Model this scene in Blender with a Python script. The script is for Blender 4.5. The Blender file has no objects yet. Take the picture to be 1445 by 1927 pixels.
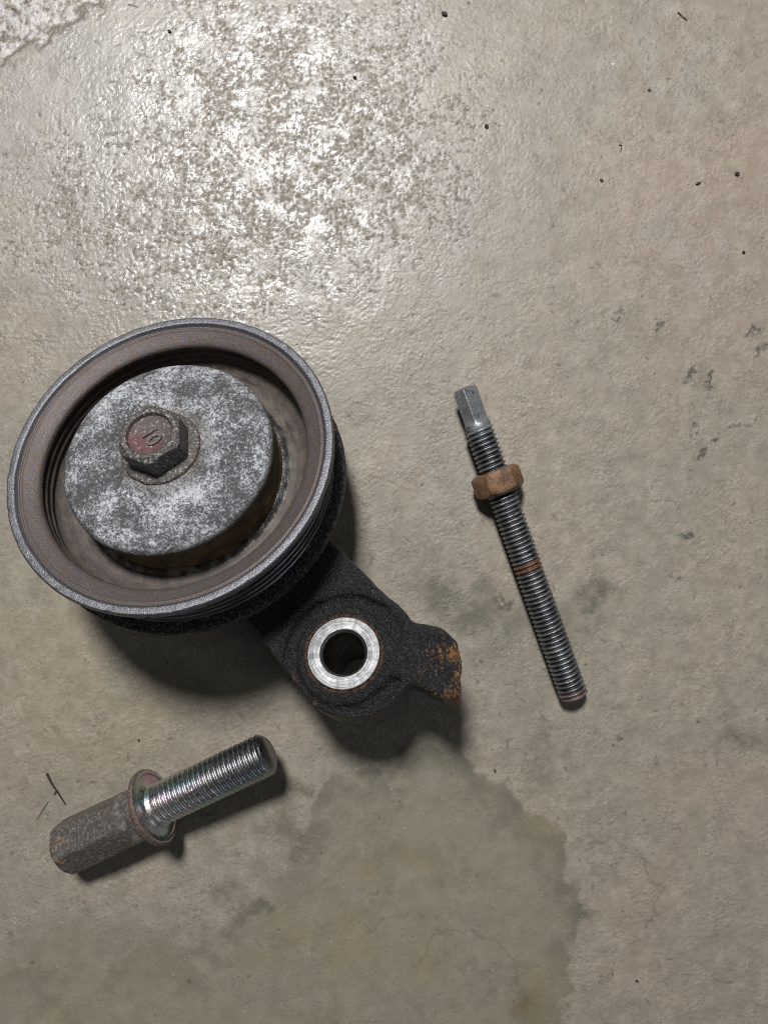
import bpy, math, random
import numpy as np
from mathutils import Matrix, Vector

MM = 0.001
scene = bpy.context.scene
COL = scene.collection

# ------------------------------------------------------------------ camera
cam_data = bpy.data.cameras.new('camera')
cam = bpy.data.objects.new('camera', cam_data)
COL.objects.link(cam)
cam.location = (0, 0, 0.224)
cam.rotation_euler = (0, 0, 0)
cam_data.sensor_fit = 'VERTICAL'
cam_data.sensor_height = 24.0
cam_data.lens = 24.0 * 1400.0 / 1927.0
cam_data.clip_start = 0.01
cam_data.clip_end = 20.0
scene.camera = cam

# ------------------------------------------------------------------ light
world = bpy.data.worlds.new('World')
scene.world = world
world.use_nodes = True
bg = world.node_tree.nodes['Background']
bg.inputs['Color'].default_value = (0.95, 0.97, 1.0, 1)
bg.inputs['Strength'].default_value = 0.055


def area_lamp(name, loc, target, power, size, color, size_y=None):
    d = bpy.data.lights.new(name, 'AREA')
    d.energy = power
    d.color = color
    d.shape = 'ELLIPSE' if size_y else 'DISK'
    d.size = size
    if size_y:
        d.size_y = size_y
    o = bpy.data.objects.new(name, d)
    COL.objects.link(o)
    o.location = loc
    o.rotation_euler = (Vector(target) - Vector(loc)).to_track_quat('-Z', 'Y').to_euler()
    return o


area_lamp('ceiling_lamp', (-0.115, 0.465, 0.75), (-0.02, 0.08, 0), 9.0, 0.15, (0.99, 0.99, 1.0))
area_lamp('fill_lamp', (1.05, -0.62, 0.70), (0, 0, 0), 1.4, 0.55, (0.80, 0.90, 1.0))  # unseen cool fill, added for groove highlights and to lift shadows

vs = scene.view_settings
vs.view_transform = 'Standard'
vs.look = 'None'
vs.exposure = 0.0
vs.gamma = 1.0
vs.use_curve_mapping = False
scene.render.engine = 'CYCLES'
scene.cycles.use_denoising = False
scene.cycles.filter_width = 1.05
scene.cycles.sample_clamp_indirect = 3.0
scene.cycles.max_bounces = 4
scene.cycles.caustics_reflective = False
scene.cycles.caustics_refractive = False

# ------------------------------------------------------------------ helpers


def tag(o, label=None, cat=None, group=None, kind=None):
    for k, v in (('label', label), ('category', cat), ('group', group), ('kind', kind)):
        if v:
            o[k] = v
    return o


def mesh_obj(name, verts_mm, faces, mat, parent=None, smooth=True, mat_ids=None):
    me = bpy.data.meshes.new(name)
    v = np.asarray(verts_mm, float) * MM
    me.from_pydata([tuple(p) for p in v], [], [tuple(int(i) for i in f) for f in faces])
    mats = mat if isinstance(mat, (list, tuple)) else [mat]
    for m in mats:
        me.materials.append(m)
    if mat_ids is not None:
        me.polygons.foreach_set('material_index', np.asarray(mat_ids, np.int32))
    me.polygons.foreach_set('use_smooth', np.full(len(me.polygons), smooth, bool))
    me.update()
    o = bpy.data.objects.new(name, me)
    COL.objects.link(o)
    if parent is not None:
        o.parent = parent
    return o


def crisp(o, deg=24):
    o.data.set_sharp_from_angle(angle=math.radians(deg))
    return o


def empty(name, mat4):
    o = bpy.data.objects.new(name, None)
    o.empty_display_size = 0.01
    COL.objects.link(o)
    o.matrix_world = mat4
    return o


def frame(origin_mm, ex, ez):
    """Matrix with local z = ez and local x as near as possible to ex."""
    ez = Vector(ez).normalized()
    ex = Vector(ex)
    ex = (ex - ez * ex.dot(ez)).normalized()
    ey = ez.cross(ex)
    m = Matrix((ex, ey, ez)).transposed().to_4x4()
    m.translation = Vector(origin_mm) * MM
    return m


def rounded(profile, rad, seg=4):
    """Round the inner corners of an open polyline [(r, z)]; rad: number or list."""
    out = [profile[0]]
    n = len(profile)
    for i in range(1, n - 1):
        p0, p, p1 = (np.array(profile[j], float) for j in (i - 1, i, i + 1))
        rr = rad[i] if isinstance(rad, (list, tuple)) else rad
        a, b = p0 - p, p1 - p
        la, lb = np.linalg.norm(a), np.linalg.norm(b)
        t = min(rr, la * .45, lb * .45)
        if t <= 1e-6:
            out.append(tuple(p))
            continue
        q0, q1 = p + a / la * t, p + b / lb * t
        for k in range(seg + 1):
            s = k / seg
            out.append(tuple((1 - s) ** 2 * q0 + 2 * s * (1 - s) * p + s * s * q1))
    out.append(profile[-1])
    return out


def lathe(profile, n=160, jitter=None):
    """Revolve an open polyline about z. Returns verts, faces, segment index of each face."""
    prof = np.array(profile, float)
    m = len(prof)
    t = np.linspace(0, 2 * np.pi, n, endpoint=False)
    V = np.zeros((m, n, 3))
    V[:, :, 0] = prof[:, 0:1] * np.cos(t)
    V[:, :, 1] = prof[:, 0:1] * np.sin(t)
    V[:, :, 2] = prof[:, 1:2]
    if jitter is not None:
        V = jitter(V, prof, t)
    idx = np.arange(m * n).reshape(m, n)
    a = idx[:-1]
    b = np.roll(a, -1, 1)
    c = idx[1:]
    d = np.roll(c, -1, 1)
    F = np.stack([a, c, d, b], -1).reshape(-1, 4)
    seg = np.repeat(np.arange(m - 1), n)
    return V.reshape(-1, 3), F, seg


# ---- lattice noise
def _perm(seed):
    r = np.random.RandomState(seed)
    p = r.permutation(256)
    return np.r_[p, p]


def perlin2(x, y, seed=0):
    p = _perm(seed)
    xi = np.floor(x).astype(int)
    yi = np.floor(y).astype(int)
    xf, yf = x - xi, y - yi
    xi &= 255
    yi &= 255
    u = xf * xf * xf * (xf * (xf * 6 - 15) + 10)
    v = yf * yf * yf * (yf * (yf * 6 - 15) + 10)
    ang = np.arange(256) * (2 * np.pi / 256)
    gx, gy = np.cos(ang), np.sin(ang)

    def g(ix, iy, dx, dy):
        h = p[p[ix & 255] + (iy & 255)]
        return gx[h] * dx + gy[h] * dy
    a = g(xi, yi, xf, yf)
    b = g(xi + 1, yi, xf - 1, yf)
    c = g(xi, yi + 1, xf, yf - 1)
    d = g(xi + 1, yi + 1, xf - 1, yf - 1)
    return (a * (1 - u) + b * u) * (1 - v) + (c * (1 - u) + d * u) * v


def fbm2(x, y, seed=0, octv=4, gain=.5):
    s, amp, fr = 0, 1, 1
    for k in range(octv):
        s = s + amp * perlin2(x * fr + 17.3 * k, y * fr - 9.1 * k, seed + k)
        amp *= gain
        fr *= 2.03
    return s


def vnoise3(x, y, z, seed=0):
    p = _perm(seed)
    xi, yi, zi = (np.floor(q).astype(int) for q in (x, y, z))
    xf, yf, zf = x - xi, y - yi, z - zi
    u, v, w = (q * q * (3 - 2 * q) for q in (xf, yf, zf))

    def h(a, b, c):
        return p[p[p[a & 255] + (b & 255)] + (c & 255)] / 127.5 - 1
    r = 0
    for dx in (0, 1):
        for dy in (0, 1):
            for dz in (0, 1):
                r = r + h(xi + dx, yi + dy, zi + dz) * (u if dx else 1 - u) * (v if dy else 1 - v) * (w if dz else 1 - w)
    return r


def smooth(a, b, x):
    t = np.clip((x - a) / (b - a), 0, 1)
    return t * t * (3 - 2 * t)


# ---- surface nets: a closed mesh from a distance field sampled on a grid
def surface_nets(S, org, step):
    s = S < 0
    nx, ny, nz = S.shape
    cor = [(i, j, k) for i in (0, 1) for j in (0, 1) for k in (0, 1)]

    def sub(A, c):
        return A[c[0]:nx - 1 + c[0], c[1]:ny - 1 + c[1], c[2]:nz - 1 + c[2]]
    cnt = sum(sub(s, c).astype(np.int8) for c in cor)
    act = (cnt > 0) & (cnt < 8)
    ids = np.full(act.shape, -1, int)
    cells = np.argwhere(act)
    ids[act] = np.arange(len(cells))
    acc = np.zeros((len(cells), 3))
    num = np.zeros(len(cells))
    vals = {c: sub(S, c)[act] for c in cor}
    for a in cor:
        for b in cor:
            if sum(b) - sum(a) == 1 and all(y >= x for x, y in zip(a, b)):
                va, vb = vals[a], vals[b]
                m = (va < 0) != (vb < 0)
                t = np.where(m, va / np.where(m, va - vb, 1), 0)
                A, B = np.array(a, float), np.array(b, float)
                acc += np.where(m[:, None], A + t[:, None] * (B - A), 0)
                num += m
    V = (cells + acc / num[:, None]) * step + org
    F = []
    for ax in range(3):
        o1, o2 = [q for q in range(3) if q != ax]
        sl0, sl1 = [slice(None)] * 3, [slice(None)] * 3
        sl0[ax], sl1[ax] = slice(0, -1), slice(1, None)
        ch = s[tuple(sl0)] != s[tuple(sl1)]
        P = np.argwhere(ch)
        P = P[(P[:, o1] > 0) & (P[:, o2] > 0) & (P[:, o1] < S.shape[o1] - 1) & (P[:, o2] < S.shape[o2] - 1)]
        inside = s[tuple(P.T)]
        e1, e2 = np.eye(3, dtype=int)[o1], np.eye(3, dtype=int)[o2]
        q = np.stack([ids[tuple((P - e1 - e2).T)], ids[tuple((P - e2).T)], ids[tuple(P.T)], ids[tuple((P - e1).T)]], 1)
        flip = inside ^ (ax == 1)
        q = np.where(flip[:, None], q, q[:, ::-1])
        F.append(q)
    return V, np.concatenate(F)


# ---- material graphs
class G:
    def __init__(self, name):
        self.m = bpy.data.materials.new(name)
        self.m.use_nodes = True
        self.t = self.m.node_tree
        self.t.nodes.clear()
        self.out = self.t.nodes.new('ShaderNodeOutputMaterial')
        self.b = self.t.nodes.new('ShaderNodeBsdfPrincipled')
        self.t.links.new(self.b.outputs[0], self.out.inputs[0])
        tc = self.t.nodes.new('ShaderNodeTexCoord')
        vm = self.t.nodes.new('ShaderNodeVectorMath')
        vm.operation = 'SCALE'
        vm.inputs['Scale'].default_value = 1000.0
        self.t.links.new(tc.outputs['Object'], vm.inputs[0])
        self.p = vm.outputs[0]          # object position in millimetres

    def set(self, sock, v):
        if isinstance(v, bpy.types.NodeSocket):
            self.t.links.new(v, sock)
        elif isinstance(v, (tuple, list)) and len(v) == 3 and sock.type == 'RGBA':
            sock.default_value = (*v, 1)
        else:
            sock.default_value = v

    def bs(self, **kw):
        for k, v in kw.items():
            self.set(self.b.inputs[k.replace('_', ' ')], v)

    def noise(self, scale, detail=4, rough=.55, dist=0, vec=None, col=False):
        n = self.t.nodes.new('ShaderNodeTexNoise')
        self.set(n.inputs['Vector'], vec or self.p)
        for k, v in (('Scale', scale), ('Detail', detail), ('Roughness', rough), ('Distortion', dist)):
            self.set(n.inputs[k], v)
        return n.outputs[1 if col else 0]

    def voro(self, scale, feature='F1', vec=None, rand=1.0, out=0):
        n = self.t.nodes.new('ShaderNodeTexVoronoi')
        n.feature = feature
        self.set(n.inputs['Vector'], vec or self.p)
        n.inputs['Scale'].default_value = scale
        n.inputs['Randomness'].default_value = rand
        return n.outputs[out]

    def math(self, op, a, b=0.0, c=None):
        n = self.t.nodes.new('ShaderNodeMath')
        n.operation = op
        self.set(n.inputs[0], a)
        self.set(n.inputs[1], b)
        if c is not None:
            self.set(n.inputs[2], c)
        return n.outputs[0]

    def ramp(self, x, lo, hi, a=0.0, b=1.0):
        n = self.t.nodes.new('ShaderNodeMapRange')
        n.interpolation_type = 'SMOOTHSTEP'
        for k, v in zip(('Value', 'From Min', 'From Max', 'To Min', 'To Max'), (x, lo, hi, a, b)):
            self.set(n.inputs[k], v)
        return n.outputs[0]

    def mix(self, f, a, b, blend='MIX'):
        n = self.t.nodes.new('ShaderNodeMix')
        n.data_type = 'RGBA'
        n.blend_type = blend
        self.set(n.inputs[0], f)
        self.set(n.inputs[6], a)
        self.set(n.inputs[7], b)
        return n.outputs[2]

    def mixf(self, f, a, b):
        n = self.t.nodes.new('ShaderNodeMix')
        self.set(n.inputs[0], f)
        self.set(n.inputs[2], a)
        self.set(n.inputs[3], b)
        return n.outputs[0]

    def xyz(self, vec=None):
        n = self.t.nodes.new('ShaderNodeSeparateXYZ')
        self.t.links.new(vec or self.p, n.inputs[0])
        return n.outputs

    def attr(self, name):
        n = self.t.nodes.new('ShaderNodeAttribute')
        n.attribute_name = name
        return n.outputs

    def scalev(self, s, vec=None, off=(0, 0, 0)):
        n = self.t.nodes.new('ShaderNodeMapping')
        self.t.links.new(vec or self.p, n.inputs[0])
        n.inputs['Scale'].default_value = s
        n.inputs['Location'].default_value = off
        return n.outputs[0]

    def polar(self, cx=0., cy=0., ks=1.0, kr=1.0, kz=1.0):
        """vector stretched around the z axis through (cx, cy): (r*kr, angle*ks, z*kz), and r"""
        x, y, z = self.xyz()
        dx, dy = self.math('SUBTRACT', x, cx), self.math('SUBTRACT', y, cy)
        r = self.math('SQRT', self.math('ADD', self.math('MULTIPLY', dx, dx), self.math('MULTIPLY', dy, dy)))
        a = self.math('ARCTAN2', dy, dx)
        c = self.t.nodes.new('ShaderNodeCombineXYZ')
        self.set(c.inputs[0], self.math('MULTIPLY', r, kr))
        self.set(c.inputs[1], self.math('MULTIPLY', a, ks))
        self.set(c.inputs[2], self.math('MULTIPLY', z, kz))
        return c.outputs[0], r

    def bump(self, h, dist_mm, strength=1.0, normal=None):
        n = self.t.nodes.new('ShaderNodeBump')
        n.inputs['Distance'].default_value = dist_mm * MM
        n.inputs['Strength'].default_value = strength
        self.set(n.inputs['Height'], h)
        if normal is not None:
            self.t.links.new(normal, n.inputs['Normal'])
        self.t.links.new(n.outputs[0], self.b.inputs['Normal'])
        return n.outputs[0]


# ------------------------------------------------------------------ concrete floor
def seg_dist(px, py, a, b):
    ax, ay = a
    dx, dy = b[0] - ax, b[1] - ay
    t = np.clip(((px - ax) * dx + (py - ay) * dy) / (dx * dx + dy * dy + 1e-9), 0, 1)
    return np.hypot(px - ax - t * dx, py - ay - t * dy)


def poly_sd(px, py, poly):
    """signed distance to a closed outline, negative inside"""
    d = np.full(px.shape, 1e9)
    ins = np.zeros(px.shape, bool)
    for i in range(len(poly)):
        a, b = poly[i - 1], poly[i]
        d = np.minimum(d, seg_dist(px, py, a, b))
        c = ((a[1] > py) != (b[1] > py)) & (px < (b[0] - a[0]) * (py - a[1]) / (b[1] - a[1] + 1e-9) + a[0])
        ins ^= c
    return np.where(ins, -d, d)


def blob(u, v, cx, cy, rx, ry, rot=0.0):
    c, s = math.cos(rot), math.sin(rot)
    a, b = (u - cx) * c + (v - cy) * s, -(u - cx) * s + (v - cy) * c
    return np.exp(-((a / rx) ** 2 + (b / ry) ** 2))


def build_floor():
    step = 0.35
    X1, Y1 = 128.0, 166.0
    xs = np.arange(-X1, X1 + 1e-6, step)
    ys = np.arange(-Y1, Y1 + 1e-6, step)
    x, y = np.meshgrid(xs, ys)
    # floor chart: u to the right, v downwards, 6.25 units to the millimetre
    u, v = 722.5 + x * 6.25, 963.5 - y * 6.25
    edge = smooth(0, 10, np.minimum(X1 - np.abs(x), Y1 - np.abs(y)))
    w1, w2 = fbm2(x / 14, y / 14, 5, 4), fbm2(x / 14 + 40, y / 14, 9, 4)
    uw, vw = u + 60 * w1, v + 60 * w2

    # worn, pitted area of the old sealer
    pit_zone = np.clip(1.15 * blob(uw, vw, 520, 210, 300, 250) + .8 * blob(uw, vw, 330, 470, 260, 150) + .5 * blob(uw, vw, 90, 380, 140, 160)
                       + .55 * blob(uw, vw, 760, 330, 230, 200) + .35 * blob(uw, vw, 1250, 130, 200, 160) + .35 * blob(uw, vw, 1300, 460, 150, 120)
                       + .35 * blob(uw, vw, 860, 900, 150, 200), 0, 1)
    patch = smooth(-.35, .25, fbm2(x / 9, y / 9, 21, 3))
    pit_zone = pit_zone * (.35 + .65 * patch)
    # spalled corner with bare aggregate
    sp = seg_dist(u, v, (-300, 240), (-20, 118))
    spl = (v - (112 - .62 * u)) + 34 * fbm2(x / 5, y / 5, 31, 4)
    spall = smooth(14, -10, spl) * smooth(420, 300, u)
    # damp stain
    st = [(602, 1495), (617, 1458), (665, 1450), (718, 1458), (754, 1430), (740, 1404), (805, 1399), (870, 1419), (899, 1458), (950, 1466), (957, 1502), (1022, 1538),
          (1051, 1567), (1069, 1603), (1054, 1625), (1083, 1668), (1105, 1733), (1094, 1769), (1065, 1820), (1072, 1878), (1000, 1980), (900, 2100), (-200, 2100),
          (-200, 1830), (-10, 1792), (60, 1748), (150, 1718), (300, 1745), (430, 1750), (500, 1690), (560, 1590)]
    us, vs_ = u + 30 * fbm2(x / 7, y / 7, 41, 4, .42), v + 30 * fbm2(x / 7, y / 7, 47, 4, .42)
    sd = poly_sd(us, vs_, st)
    soft = smooth(620, 480, u)                       # the left side of the stain fades out
    stain = smooth(8, -14, sd) * (1 - soft) + smooth(30, -60, sd) * soft
    stain_rim = np.exp(-((sd + 16) / 34) ** 2) * smooth(3, -5, sd) * (1 - .75 * soft) * smooth(-.5, .3, fbm2(x / 7, y / 7, 52, 3) + .15)

    # trowel wrinkles run on a slant
    c, s = math.cos(.55), math.sin(.55)
    xr, yr = x * c + y * s, -x * s + y * c
    smoothzone = np.clip(stain * .8 + .8 * blob(uw, vw, 150, 1050, 160, 200) + .5 * blob(uw, vw, 1000, 480, 220, 160) + .5 * blob(uw, vw, 120, 180, 130, 120), 0, 1)
    wr = fbm2(xr / 2.4 + .6 * w1, yr / 1.1 + .6 * w2, 61, 4, .55)
    wr_r = 1 - np.abs(wr) * 2.4
    med = fbm2(x / 1.15, y / 1.15, 71, 2, .6)
    lump = fbm2(x / 1.05 + .5 * w2, y / 1.05 + .5 * w1, 77, 2, .5)
    lump2 = fbm2(x / .9, y / .9, 177, 2, .6)
    big = fbm2(x / 22, y / 22, 3, 3)
    wzone = (.25 + .75 * smooth(-.3, .3, fbm2(x / 12, y / 12, 88, 3)))
    calm = 1 - .72 * smoothzone
    amp = (.12 + .88 * smooth(-.30, .38, fbm2(x / 9, y / 9, 141, 4, .6))) * calm
    rel = .10 * np.clip(wr_r, -1, 1) * calm * wzone
    rel = rel + .14 * np.minimum(med, .10) * amp + .05 * med * amp
    erode = fbm2(x / 2.1 + .8 * w1, y / 2.1 + .8 * w2, 131, 4, .72)       # where the sealed skin has worn away
    thr = .42 - .52 * pit_zone
    pits = smooth(thr - .14, thr + .22, erode * .75 + .75 * lump) * smooth(.10, .45, pit_zone)
    rel = rel * (1 - .3 * pit_zone * (1 - pits)) + pits * -.12 + pit_zone * .17 * lump2
    tex = (.05 * fbm2(x / .8, y / .8, 91, 2, .6)) * (.35 + .65 * amp)
    agg = fbm2(x / 1.25, y / 1.25, 97, 3, .75)
    h = rel + tex + .25 * big + spall * (-.45 + .22 * agg)
    rng = np.random.RandomState(4)
    holes = np.zeros_like(x)
    for k in range(210):                             # small air holes and dirt-filled nicks
        cx, cy = rng.uniform(-X1, X1), rng.uniform(-Y1, Y1)
        rx = rng.uniform(.22, .5)
        if rng.rand() < .06:
            rx *= 2.0
        ry = rx * rng.uniform(.4, 1)
        i0, i1 = int((cx - 3 + X1) / step), int((cx + 3 + X1) / step)
        j0, j1 = int((cy - 3 + Y1) / step), int((cy + 3 + Y1) / step)
        i0, j0 = max(i0, 0), max(j0, 0)
        sl = (slice(j0, j1), slice(i0, i1))
        holes[sl] = np.maximum(holes[sl], blob(x[sl], y[sl], cx, cy, rx, ry, rng.uniform(0, 3)) * rng.uniform(.5, 1))
    nick = np.zeros_like(x)
    scr = np.zeros_like(x)

    def stamp(dst, cx, cy, rx, ry, ro, val):
        R_ = max(rx, ry) * 2.2 + step
        i0, i1 = max(int((cx - R_ + X1) / step), 0), int((cx + R_ + X1) / step) + 1
        j0, j1 = max(int((cy - R_ + Y1) / step), 0), int((cy + R_ + Y1) / step) + 1
        if i1 <= 0 or j1 <= 0:
            return
        sl = (slice(j0, j1), slice(i0, i1))
        xx, yy = x[sl], y[sl]
        bend = .35 * (xx - cx) * np.sin(cy * 3.1 + cx) ** 2
        dst[sl] = np.maximum(dst[sl], val * blob(xx, yy + bend, cx, cy, rx, ry, ro))
    zone = smooth(.05, .6, pit_zone + .35 * amp)
    for k in range(2600):                            # short chips and crevices
        cx, cy = rng.uniform(-X1, X1), rng.uniform(-Y1, Y1)
        i, j = int((cx + X1) / step), int((cy + Y1) / step)
        if rng.rand() > .10 + .90 * zone[min(j, zone.shape[0] - 1), min(i, zone.shape[1] - 1)]:
            continue
        stamp(nick, cx, cy, rng.uniform(.35, 1.3), rng.uniform(.16, .30), rng.normal(-.5, .8), rng.uniform(.35, 1))
    for k in range(150):                             # bigger flaked spots
        cx, cy = rng.uniform(-X1, X1), rng.uniform(-Y1, Y1)
        i, j = int((cx + X1) / step), int((cy + Y1) / step)
        if rng.rand() < .25 + .75 * zone[min(j, zone.shape[0] - 1), min(i, zone.shape[1] - 1)]:
            stamp(nick, cx, cy, rng.uniform(.6, 1.6), rng.uniform(.35, .7), rng.uniform(0, 3), rng.uniform(.3, .7))
    for k in range(230):                             # scuffs
        stamp(scr, rng.uniform(-X1, X1), rng.uniform(-Y1, Y1), rng.uniform(2, 9), rng.uniform(.18, .30), rng.uniform(0, 3.14), rng.uniform(.3, 1))
    crater = np.zeros_like(x)
    for k in range(900):
        uu, vv = rng.uniform(-80, 330), rng.uniform(-80, 230)
        if vv < 96 - .62 * uu:
            rr_ = rng.uniform(.25, .70) * (1.7 if rng.rand() < .12 else 1)
            stamp(crater, (uu - 722.5) / 6.25, (963.5 - vv) / 6.25, rr_, rr_ * rng.uniform(.45, 1), rng.uniform(0, 3), rng.uniform(.4, 1))
    crater = crater * spall
    h = h - .5 * crater
    h = h - .25 * holes - .15 * nick - .03 * scr
    z = h * edge

    # slab colour (linear), with some lamp glare laid in
    def lin(r, g, b):
        return np.array([((q / 255 + .055) / 1.055) ** 2.4 if q > 10 else q / 255 / 12.92 for q in (r, g, b)])
    base = np.ones(x.shape + (3,)) * lin(155, 146, 132)

    def lay(mask, colour, amt=1.0):
        nonlocal base
        m = np.clip(mask * amt, 0, 1)[..., None]
        base = base * (1 - m) + np.array(colour) * m
    n1, n2, n3 = fbm2(x / 30, y / 30, 101, 4), fbm2(x / 18, y / 18, 105, 4), fbm2(x / 6, y / 6, 109, 4)
    lay(smooth(-.1, .5, n1), lin(164, 150, 134), .4)
    lay(smooth(-.1, .5, -n1), lin(148, 143, 130), .4)
    pink = blob(uw, vw, 1350, 420, 280, 300) + blob(uw, vw, 1380, 1500, 160, 130) + .7 * blob(uw, vw, 1230, 1780, 200, 160) + .5 * blob(uw, vw, 640, 1640, 140, 70)
    lay(pink, lin(166, 148, 134), .55)
    lay(blob(uw, vw, 90, 1190, 130, 130) + blob(uw, vw, 190, 1360, 150, 90), lin(164, 150, 122), .5)
    lay(blob(uw, vw, 130, 170, 220, 230), lin(166, 162, 160), .8)  # pale lilac patch, upper-left glare put into the colour
    lay(blob(uw, vw, 560, 180, 330, 300), lin(152, 144, 132), .6)
    lay(smooth(.05, .5, n2), lin(140, 135, 120), .35)
    lay(smooth(.15, .6, n3) * (1 - stain), lin(138, 127, 111), .35)
    lay(smooth(.15, .6, -n3) * (1 - stain), lin(176, 165, 148), .40)
    m1, m2 = fbm2(x / 7, y / 7, 151, 6, .66), fbm2(x / 3.2, y / 3.2, 157, 5, .7)
    m3 = 1 - np.abs(fbm2(xr / 9, yr / 4.5, 163, 5, .6)) * 3
    lay(smooth(.02, .55, m1), lin(130, 122, 108), .22)
    lay(smooth(.02, .55, -m1), lin(174, 165, 150), .24)
    lay(smooth(.10, .6, m2), lin(120, 110, 95), .20)
    lay(smooth(.10, .6, -m2), lin(182, 172, 158), .20)
    lay(smooth(.55, .95, m3) * smooth(-.1, .4, n1 + n2), lin(182, 170, 156), .40)
    lay(scr, lin(180, 171, 157), .35)
    lay(nick, lin(78, 67, 55), .75)
    # stain
    lay(stain, lin(136, 129, 113), .55)
    lay(stain * smooth(0, .5, n1 + .4 * m1), lin(120, 113, 98), .40)
    lay(stain * smooth(0, .5, -n1 - .4 * m1), lin(148, 139, 122), .40)
    lay(stain_rim, lin(108, 105, 92), .60)
    lay(stain * smooth(0, .5, fbm2(x / 20, y / 20, 120, 3)), lin(148, 135, 112), .5)
    lay(np.exp(-((sd - 8) / 8) ** 2) * (1 - soft) * smooth(-.1, .4, n3), lin(170, 158, 145), .5)
    # dried drips and smudges
    drips = [(1297, 712, 9, 17, .2), (1334, 712, 5, 15, .1), (1385, 800, 12, 7, -.5), (1346, 828, 11, 7, -.5), (1317, 852, 9, 7, -.3), (1308, 806, 6, 10, .3), (1414, 622, 12, 6, 0),
             (1430, 660, 10, 6, -.4), (1372, 806, 7, 5, 0), (1240, 610, 10, 8, .3), (1160, 598, 12, 7, .5), (1290, 1010, 10, 7, 0), (1275, 1085, 10, 5, .4), (1165, 1390, 12, 9, .3), (948, 1135, 16, 10, .3)]
    dm = np.zeros_like(x)
    m0 = fbm2(x / 1.8, y / 1.8, 167, 3, .6)
    for (a, b, rx, ry, ro) in drips:
        dm = np.maximum(dm, smooth(.25, .6, blob(us * .5 + u * .5 + 14 * m0, vs_ * .5 + v * .5 - 14 * m0, a, b, rx * 1.2, ry * 1.2, ro)))
    lay(dm * smooth(-.8, .0, m2 + m1), lin(84, 84, 78), .85)
    sm = .8 * blob(uw, vw, 820, 1085, 55, 60) + .8 * blob(uw, vw, 905, 1150, 90, 40) + .9 * blob(uw, vw, 1110, 1140, 32, 60, .3) + blob(uw, vw, 455, 1715, 38, 36) + .6 * blob(uw, vw, 120, 485, 14, 40) \
        + .6 * blob(uw, vw, 540, 1560, 45, 60) + .7 * blob(uw, vw, 560, 1480, 50, 25) + .5 * blob(uw, vw, 870, 390, 60, 60) + .6 * blob(uw, vw, 1400, 1400, 80, 30) + .5 * blob(uw, vw, 990, 1430, 60, 30)
    lay(sm * (.6 + .8 * smooth(-.3, .3, m1)), lin(106, 104, 90), .72)
    lay(blob(us, vs_, 985, 1893, 30, 26), lin(112, 94, 68), .6)
    # faint ring marks left by a tin
    for (a, b, r, w, t0, t1) in ((872, 1838, 98, 3.0, -3.1, .3), (760, 1800, 92, 3.0, -2.6, -.2), (1130, 1680, 110, 3.5, -1.9, .8)):
        an = np.arctan2(v - b, u - a)
        ring = np.exp(-((np.hypot(us - a, (vs_ - b) * 1.1) - r) / w) ** 2) * smooth(t0 - .1, t0 + .4, an) * smooth(t1 + .1, t1 - .4, an)
        lay(ring, lin(108, 98, 84), .40)
    lay(seg_dist(us, vs_, (1440, 775), (1385, 812)) < 2.2, lin(90, 88, 80), .5)
    # dirt held in the relief; pale tops paint in the lamp glare
    lay(pits, lin(130, 120, 107), .70)
    lay(pits * smooth(.05, .35, -lump2), lin(88, 75, 60), .7)
    lay(pits * smooth(.12, .35, lump2), lin(178, 170, 158), .7)
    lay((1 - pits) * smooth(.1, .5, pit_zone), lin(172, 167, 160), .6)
    lay(smooth(.25, .8, -wr_r) * (1 - smoothzone), lin(112, 102, 86), .32)
    lay(spall, lin(172, 164, 156), .9)
    lay(spall * smooth(-.2, .3, m2), lin(206, 202, 200), .75)
    lay(spall * smooth(.1, .5, -m2 - .4 * m1), lin(122, 104, 88), .8)
    lay(crater, lin(56, 46, 40), .9)
    lay(np.exp(-((spl - 12) / 11) ** 2) * smooth(420, 300, u), lin(104, 90, 74), .8)
    lay(holes, lin(52, 44, 36), .9)
    e = edge[..., None]
    base = (base * e + lin(154, 144, 129) * (1 - e)) * np.array([.90, .895, .875])

    # outer sheet: one mesh with the fine grid, reaching well past the frame
    ny, nx = x.shape
    V = np.c_[x.ravel(), y.ravel(), z.ravel()]
    idx = np.arange(nx * ny).reshape(ny, nx)
    F = np.stack([idx[:-1, :-1], idx[:-1, 1:], idx[1:, 1:], idx[1:, :-1]], -1).reshape(-1, 4)
    far = 1500.0
    o = len(V)
    V = np.r_[V, [(-far, -far, 0), (far, -far, 0), (far, far, 0), (-far, far, 0)]]
    c0, c1, c2, c3 = idx[0, 0], idx[0, -1], idx[-1, -1], idx[-1, 0]
    ring = [(o, o + 1, c1, c0), (o + 1, o + 2, c2, c1), (o + 2, o + 3, c3, c2), (o + 3, o, c0, c3)]
    F = np.r_[F, ring]
    me = bpy.data.meshes.new('concrete_floor')
    me.vertices.add(len(V))
    me.vertices.foreach_set('co', (V * MM).ravel())
    me.loops.add(F.size)
    me.loops.foreach_set('vertex_index', F.ravel().astype(np.int32))
    me.polygons.add(len(F))
    me.polygons.foreach_set('loop_start', np.arange(0, F.size, 4, dtype=np.int32))
    me.polygons.foreach_set('use_smooth', np.ones(len(F), bool))
    me.update(calc_edges=True)
    a = me.attributes.new('slab_colour', 'FLOAT_COLOR', 'POINT')
    rgba = np.ones((len(V), 4), np.float32)
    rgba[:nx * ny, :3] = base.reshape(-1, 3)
    rgba[nx * ny:, :3] = lin(154, 144, 129) * np.array([.90, .895, .875])
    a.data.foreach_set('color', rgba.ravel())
    a = me.attributes.new('slab_wear', 'FLOAT_COLOR', 'POINT')
    wear = np.zeros((len(V), 4), np.float32)
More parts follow.
